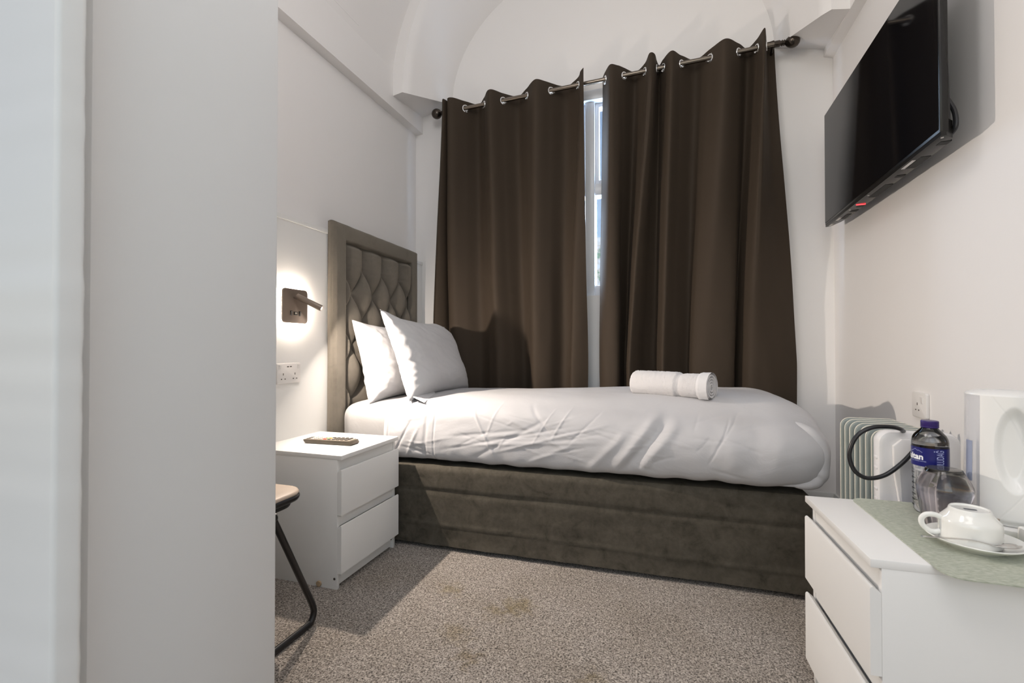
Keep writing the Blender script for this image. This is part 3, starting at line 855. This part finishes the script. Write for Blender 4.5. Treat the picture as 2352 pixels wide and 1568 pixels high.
cp = [(.69,1.715,.742),(.665,1.675,.755),(.631,1.66,.762),(.587,1.655,.757),(.550,1.655,.730),(.531,1.655,.677),(.543,1.655,.628),(.575,1.655,.607),(.619,1.657,.618),(.662,1.66,.655),(.700,1.665,.70),(.73,1.685,.715)]
MB().tube(cat(cp, 10), .0062, 12, T=Matrix.Translation((-.716,-1.86,0))).build('power_cord', M['cable'], ra)

# ------------------------------------------------------------------ things on the chest
TOPZ = .5505
pm = MB().prism(rrect(.362, .505, .035, 8, .702, 1.376), TOPZ, TOPZ+.0022, 'z').build('placemat', M['felt'])
tag(pm, 'sage green felt mat on the white chest, under the tea things', 'placemat')
Z0 = TOPZ + .0024
sa = MB().lathe([(0,.004),(.030,.004),(.046,.0015),(.050,0),(.053,.002),(.060,.007),(.076,.0145),(.0835,.0195),(.085,.0210),(.0842,.0228),(.080,.0205),(.066,.0125),(.052,.0075),(.034,.0068),(.032,.0078),(.028,.0078),(0,.0070)], 72).build('saucer', M['porcelain'], smooth=50)
sa.location = (.657, 1.312, Z0); tag(sa, 'white porcelain saucer under the upturned cup', 'saucer')
cu = thing('teacup', 'white porcelain cup turned upside down on the saucer', 'cup', (.652, 1.318, Z0+.0092))
MB().lathe([(.0510,.0),(.0530,.0006),(.0538,.004),(.0536,.022),(.0532,.042),(.0522,.0480),(.0500,.0520),(.0455,.0570),(.0400,.0635),(.0365,.0690),(.0355,.0735),(.0340,.0750),(.0320,.0742),(.0310,.0722),(0,.0712),
            ], 72, cap0=False).lathe([(.0510,.0),(.0512,.004),(.0505,.040),(.047,.050),(.03,.064),(0,.067)], 72, cap0=False).build('cup_body', M['porcelain'], cu, smooth=50)
hp = cat([(-.0510,.004,.0475),(-.063,.006,.0515),(-.077,.008,.0490),(-.0850,.009,.039),(-.0835,.009,.026),(-.074,.008,.0150),(-.062,.006,.0125),(-.0520,.004,.0165)], 8)
MB().tube(hp, .0058, 14, sx=.8).build('handle', M['porcelain'], cu)
MB().box(-.010, .012, -.0045, .0045, .0712, .0719, T=Matrix.Rotation(R(-12), 4, 'Z')).build('maker_stamp', M['stamp'], cu)
# spoon
spn = MB()
path = cat([(-.118,-.050,.0262),(-.075,-.049,.0275),(-.030,-.047,.0280),(-.004,-.048,.0245),(.012,-.048,.0205),(.028,-.046,.0185),(.046,-.043,.0190),(.060,-.040,.0235)], 8)
wid = cat([(.0035,),(.0036,),(.0024,),(.0022,),(.0062,),(.0120,),(.0128,),(.0008,)], 8)
vs = []
for (x, y, z), (w,) in zip(path, wid):
    for k in range(9):
        t = k/4-1
        vs.append((x - .12*w*t, y + w*t, z + (.0042*t*t if w > .006 else .0004*(1-t*t)) * min(1, w/.012)))
n9 = len(path)
spn.add(vs, [(i*9+k, (i+1)*9+k, (i+1)*9+k+1, i*9+k+1) for i in range(n9-1) for k in range(8)])
so = spn.build('teaspoon', M['steel'], smooth=70)
md = so.modifiers.new('thickness', 'SOLIDIFY'); md.thickness = .0012; md.offset = 1
so.location = (.657, 1.312, Z0+.0015); tag(so, 'stainless steel teaspoon laid across the saucer rim', 'spoon')
# smoked tumbler, mouth down
gl = MB()
out = [(.0425,0),(.0435,.001),(.0465,.025),(.0510,.055),(.0550,.083),(.0555,.093),(.0540,.102),(.0480,.116),(.0400,.131),(.0360,.1385),(.0345,.1405),(.0330,.1408)]
inn = [(.0,.1385),(.0320,.1378),(.0385,.128),(.0460,.115),(.0515,.102),(.0532,.093),(.0527,.083),(.0487,.055),(.0443,.025),(.0415,.001),(.0425,0)]
gl.lathe(out + [(.0,.1402)] , 72, cap0=False, cap1=False).lathe(inn, 72, cap0=False, cap1=False)
go = gl.build('tumbler', M['smoke_glass'], smooth=50)
go.location = (.667, 1.450, Z0); tag(go, 'smoked glass tumbler standing upside down beside the water bottle', 'glass')
# water bottle
bt = thing('water_bottle', 'clear plastic water bottle with violet cap and navy label', 'bottle', (.682, 1.549, Z0))
pr = [(0,.006),(.020,.004),(.030,.0),(.0350,.006),(.0375,.016)]
z = .020
while z < .108:
    pr += [(.0378,z),(.0366,z+.004),(.0378,z+.008)]; z += .0145
pr += [(.0385,.122),(.0390,.127),(.0390,.183),(.0388,.190),(.0375,.199),(.0335,.208),(.0265,.217),(.0195,.2245),(.0170,.228),(.0165,.232)]
MB().lathe(pr, 64, cap0=False, cap1=False).lathe([(max(0., r-.0006), z+(.0006 if i < 3 else 0)) for i, (r, z) in enumerate(pr)], 64, cap0=False, cap1=False).build('bottle_body', M['pet'], bt, smooth=40)
MB().lathe([(.0165,.229),(.0192,.2285),(.0194,.2305),(.0188,.2315),(.0192,.2325),(.0192,.2445),(.0180,.2465),(0,.247)], 48).build('cap', M['cap'], bt, smooth=30)
MB().lathe([(.0393,.1270),(.0394,.1770)], 64, cap0=False, cap1=False).build('label_band', M['label'], bt)
def bottle_text(txt, size, a0, zc, r, mt_, vertical=False, sx=1., bold=0.):
    cu_ = bpy.data.curves.new('label_lettering', 'FONT'); cu_.body = txt; cu_.size = size; cu_.align_x = 'CENTER'; cu_.align_y = 'CENTER'
    cu_.offset = bold; cu_.resolution_u = 3
    tmp = bpy.data.objects.new('label_lettering', cu_); COL.objects.link(tmp)
    bpy.context.view_layer.update()
    me = bpy.data.meshes.new_from_object(tmp.evaluated_get(bpy.context.evaluated_depsgraph_get()))
    bpy.data.objects.remove(tmp); bpy.data.curves.remove(cu_)
    bm = bmesh.new(); bm.from_mesh(me)
    bmesh.ops.subdivide_edges(bm, edges=[e for e in bm.edges if e.calc_length() > .003], cuts=2)
    bm.to_mesh(me); bm.free()
    for q in me.vertices:
        x, y = q.co.x*sx, q.co.y
        if vertical: x, y = -y, x
        a = a0 + x/r
        q.co = Vector((r*math.cos(a), r*math.sin(a), zc + y))
    me.materials.append(mt_)
    o = bpy.data.objects.new('label_lettering', me); COL.objects.link(o); o.parent = bt
    return o
ACAM = math.atan2(-1.549, -.682)                  # towards the open room in front of the chest
bottle_text('sultan', .0215, ACAM-.98, .1515, .0396, M['label_white'], bold=.0007)
bottle_text('NATURAL SPRING WATER', .0040, ACAM-.78, .1405, .0396, M['label_pale'])
bottle_text('ULUDA\u011e', .0240, ACAM+.58, .1515, .0396, M['label_pale'], vertical=True, sx=.46)
g = MB()
mtn = [(-.016,.1725),(-.006,.1770),(-.002,.1800),(.004,.1760),(.008,.1768),(.016,.1722)]
for k in range(len(mtn)-1):
    (x0, z0), (x1, z1) = mtn[k], mtn[k+1]
    q = []
    for (x, zz) in ((x0,z0),(x1,z1),(x1,z1+.0008),(x0,z0+.0008)):
        a = ACAM-.80 + x/.0396; q.append((.0397*math.cos(a), .0397*math.sin(a), zz-.0085))
    g.add(q, [(0,1,2,3)])
g.build('label_mountain', M['label_pale'], bt)
MB().lathe([(0,.008),(.020,.0065),(.030,.003),(.0345,.0075),(.0362,.018),(.0362,.184),(0,.184)], 48).build('water', M['water'], bt, smooth=40)
# kettle on its base
kb = thing('cordless_stand', 'white round stand with a cord, under the kettle', 'kettle stand', (.806, 1.480, Z0))
MB().lathe([(0,0),(.083,0),(.085,.003),(.085,.014),(.080,.019),(.060,.021),(0,.021)], 56).build('base_disc', M['kettle'], kb)
MB().box(-.082, -.050, -.052, -.038, .006, .012, bev=.002, T=Matrix.Rotation(R(18), 4, 'Z')).build('catch', M['lever'], kb)
MB().tube(cat([(-.02,.082,.010),(-.035,.100,.016),(-.052,.118,.030),(-.068,.122,.030),(-.070,.108,.014),(-.052,.100,.008),(-.030,.115,.008),(.0,.125,.008)], 8), .0035, 10).build('power_cord', M['socket'], kb)
kt = thing('kettle', 'white and clear plastic kettle cut by the right edge of the view', 'kettle', (.806, 1.480, Z0+.0215))
KH, KR = .305, .079
KCAM = math.atan2(-1.477, -.816)
def kpt(a, z, dr=0.):
    zz = z/KH
    r = KR*(1.0 - .05*zz) * (1 - .25*(1-sstep(0,.05,zz))*.35) + dr
    return Vector((r*math.cos(a), r*math.sin(a), z))
# angle measured from the camera-facing direction, positive to the right
SEAMC, SEAMZ, SEAMA, SEAMH = .30, .175, .80, .135
def seam_side(a, z):
    """>0 on the white shell, <0 on the clear front: boundary sweeps from the top, out right and back down"""
    zz = z/KH
    edge = -.30 + .95*math.sin(PI*min(1, max(0, (zz+.02)*.98)))**1.2
    return (a - edge)
def kshell(a, z):
    e = ((a-.22)/.46)**2 + ((z-.180)/.098)**2
    d = 0.
    if e < 1.25: d = -.022*sstep(1.12, .45, e)
    s_ = seam_side(a, z)
    d -= .0012*math.exp(-(s_/.012)**2)
    return kpt(KCAM + a, z, d)
MB().grid(lambda u, w: kshell(-.62 + (2*PI-2.5)*u, KH*w), 220, 110).build('shell', M['kettle'], kt, smooth=60)
MB().grid(lambda u, w: kpt(KCAM - .62 - 2.5*(1-u), .012+(KH-.012)*w, -.001), 50, 20).build('clear_front', M['kettle_clear'], kt, smooth=60)
MB().grid(lambda u, w: kpt(KCAM - 1.16 + .30*u, .09+.10*w, .002*math.sin(PI*u)*min(1,6*w,6*(1-w))), 16, 30).build('water_gauge', M['gauge'], kt, smooth=60)
MB().lathe([(KR*.95,KH),(KR*.93,KH+.004),(.055,KH+.010),(0,KH+.012)], 56, cap0=True).build('lid', M['kettle'], kt)
MB().lathe([(0,.0),(KR*.90,0),(KR*.94,.010)], 56, cap1=False).build('foot_ring', M['kettle'], kt)
MB().box(-.016, .012, -.006, .006, -.003, .003, bev=.002, T=Matrix.Translation((KR*.96*math.cos(KCAM-.30), KR*.96*math.sin(KCAM-.30), .012)) @ Matrix.Rotation(KCAM-.30+PI/2, 4, 'Z')).build('switch_lever', M['lever'], kt)
# small square dish at the edge
sd = MB().prism(rrect(.086, .080, .010, 5, 0, 0), 0, .042, 'z', bev=.003)
sq = sd.build('sachet_box', M['porcelain'], smooth=40)
sq.location = (.798, 1.320, Z0); tag(sq, 'small square white porcelain dish beside the saucer', 'dish')
so2 = sq

# ------------------------------------------------------------------ camera
cam = bpy.data.cameras.new('camera'); co = bpy.data.objects.new('camera', cam); COL.objects.link(co)
cam.sensor_fit = 'HORIZONTAL'; cam.sensor_width = 36.; F = 1070.
cam.lens = 36.*F/2352.; cam.clip_start = .02
phi = math.atan(349/F); pitch = math.atan(11/F)
co.location = (0, 0, 1.0)
co.rotation_euler = (PI/2 + pitch, 0, phi)
cam.dof.use_dof = True; cam.dof.focus_distance = 2.2; cam.dof.aperture_fstop = 5.
scn.camera = co

# ------------------------------------------------------------------ light
def area(name, loc, target, sx, sy, power, col):
    l = bpy.data.lights.new(name, 'AREA'); l.shape = 'RECTANGLE'; l.size = sx; l.size_y = sy; l.energy = power; l.color = col
    o = bpy.data.objects.new(name, l); COL.objects.link(o); o.location = loc
    d = Vector(target) - Vector(loc); o.rotation_euler = d.to_track_quat('-Z', 'Y').to_euler()
    return o
def point(name, loc, power, col, r):
    l = bpy.data.lights.new(name, 'POINT'); l.energy = power; l.color = col; l.shadow_soft_size = r
    o = bpy.data.objects.new(name, l); COL.objects.link(o); o.location = loc
    return o
ls = bpy.data.lights.new('bedside_spot', 'AREA'); ls.shape = 'DISK'; ls.size = .021; ls.energy = 23.; ls.color = (1.,.87,.75); ls.spread = R(172)
lo = bpy.data.objects.new('bedside_spot', ls); COL.objects.link(lo)
tip = Vector((-1.735,1.825,1.195)) + b + dirv*.0015
lo.location = tip; lo.rotation_euler = dirv.to_track_quat('-Z', 'Y').to_euler()
area('hall_daylight', (.25, -1.0, 1.65), (-.3, 2, 1.1), 1.3, 1.7, 8., (.82,.97,1.))
area('hall_fill', (-.3, -.25, 3.6), (-.4, 1.4, .8), 1.4, .8, 15., (1.,.96,.93))  # unseen soft fill from above and behind, added for ambient light
point('room_fill', (-.62, .95, 2.75), 21., (1.,.955,.945), .28)  # added fill with no fixture, lifts the upper walls and shaded faces
area('window_daylight', (-.43, YB+.32, 2.05), (-.43, 0, 2.2), 1.5, 1.3, 150., (.60,.77,1.))

w = bpy.data.worlds.new('World'); scn.world = w; w.use_nodes = True
nt = w.node_tree; bg = nt.nodes['Background']
sky = nt.nodes.new('ShaderNodeTexSky'); sky.sky_type = 'NISHITA'; sky.sun_disc = False; sky.sun_elevation = R(35); sky.sun_rotation = R(200)
nt.links.new(sky.outputs['Color'], bg.inputs['Color']); bg.inputs['Strength'].default_value = .12

vs_ = scn.view_settings
scn.display_settings.display_device = 'sRGB'
vs_.view_transform = 'Standard'; vs_.look = 'None'; vs_.gamma = 1.; vs_.exposure = 0.; vs_.use_curve_mapping = False
cy = scn.cycles
cy.max_bounces = 9; cy.diffuse_bounces = 5; cy.glossy_bounces = 4; cy.transmission_bounces = 10; cy.transparent_max_bounces = 10
cy.sample_clamp_indirect = 4.; cy.caustics_reflective = False; cy.caustics_refractive = True
cy.use_adaptive_sampling = True; cy.adaptive_threshold = .02
cy.use_denoising = True
try: cy.denoiser = 'OPENIMAGEDENOISE'
except Exception: pass
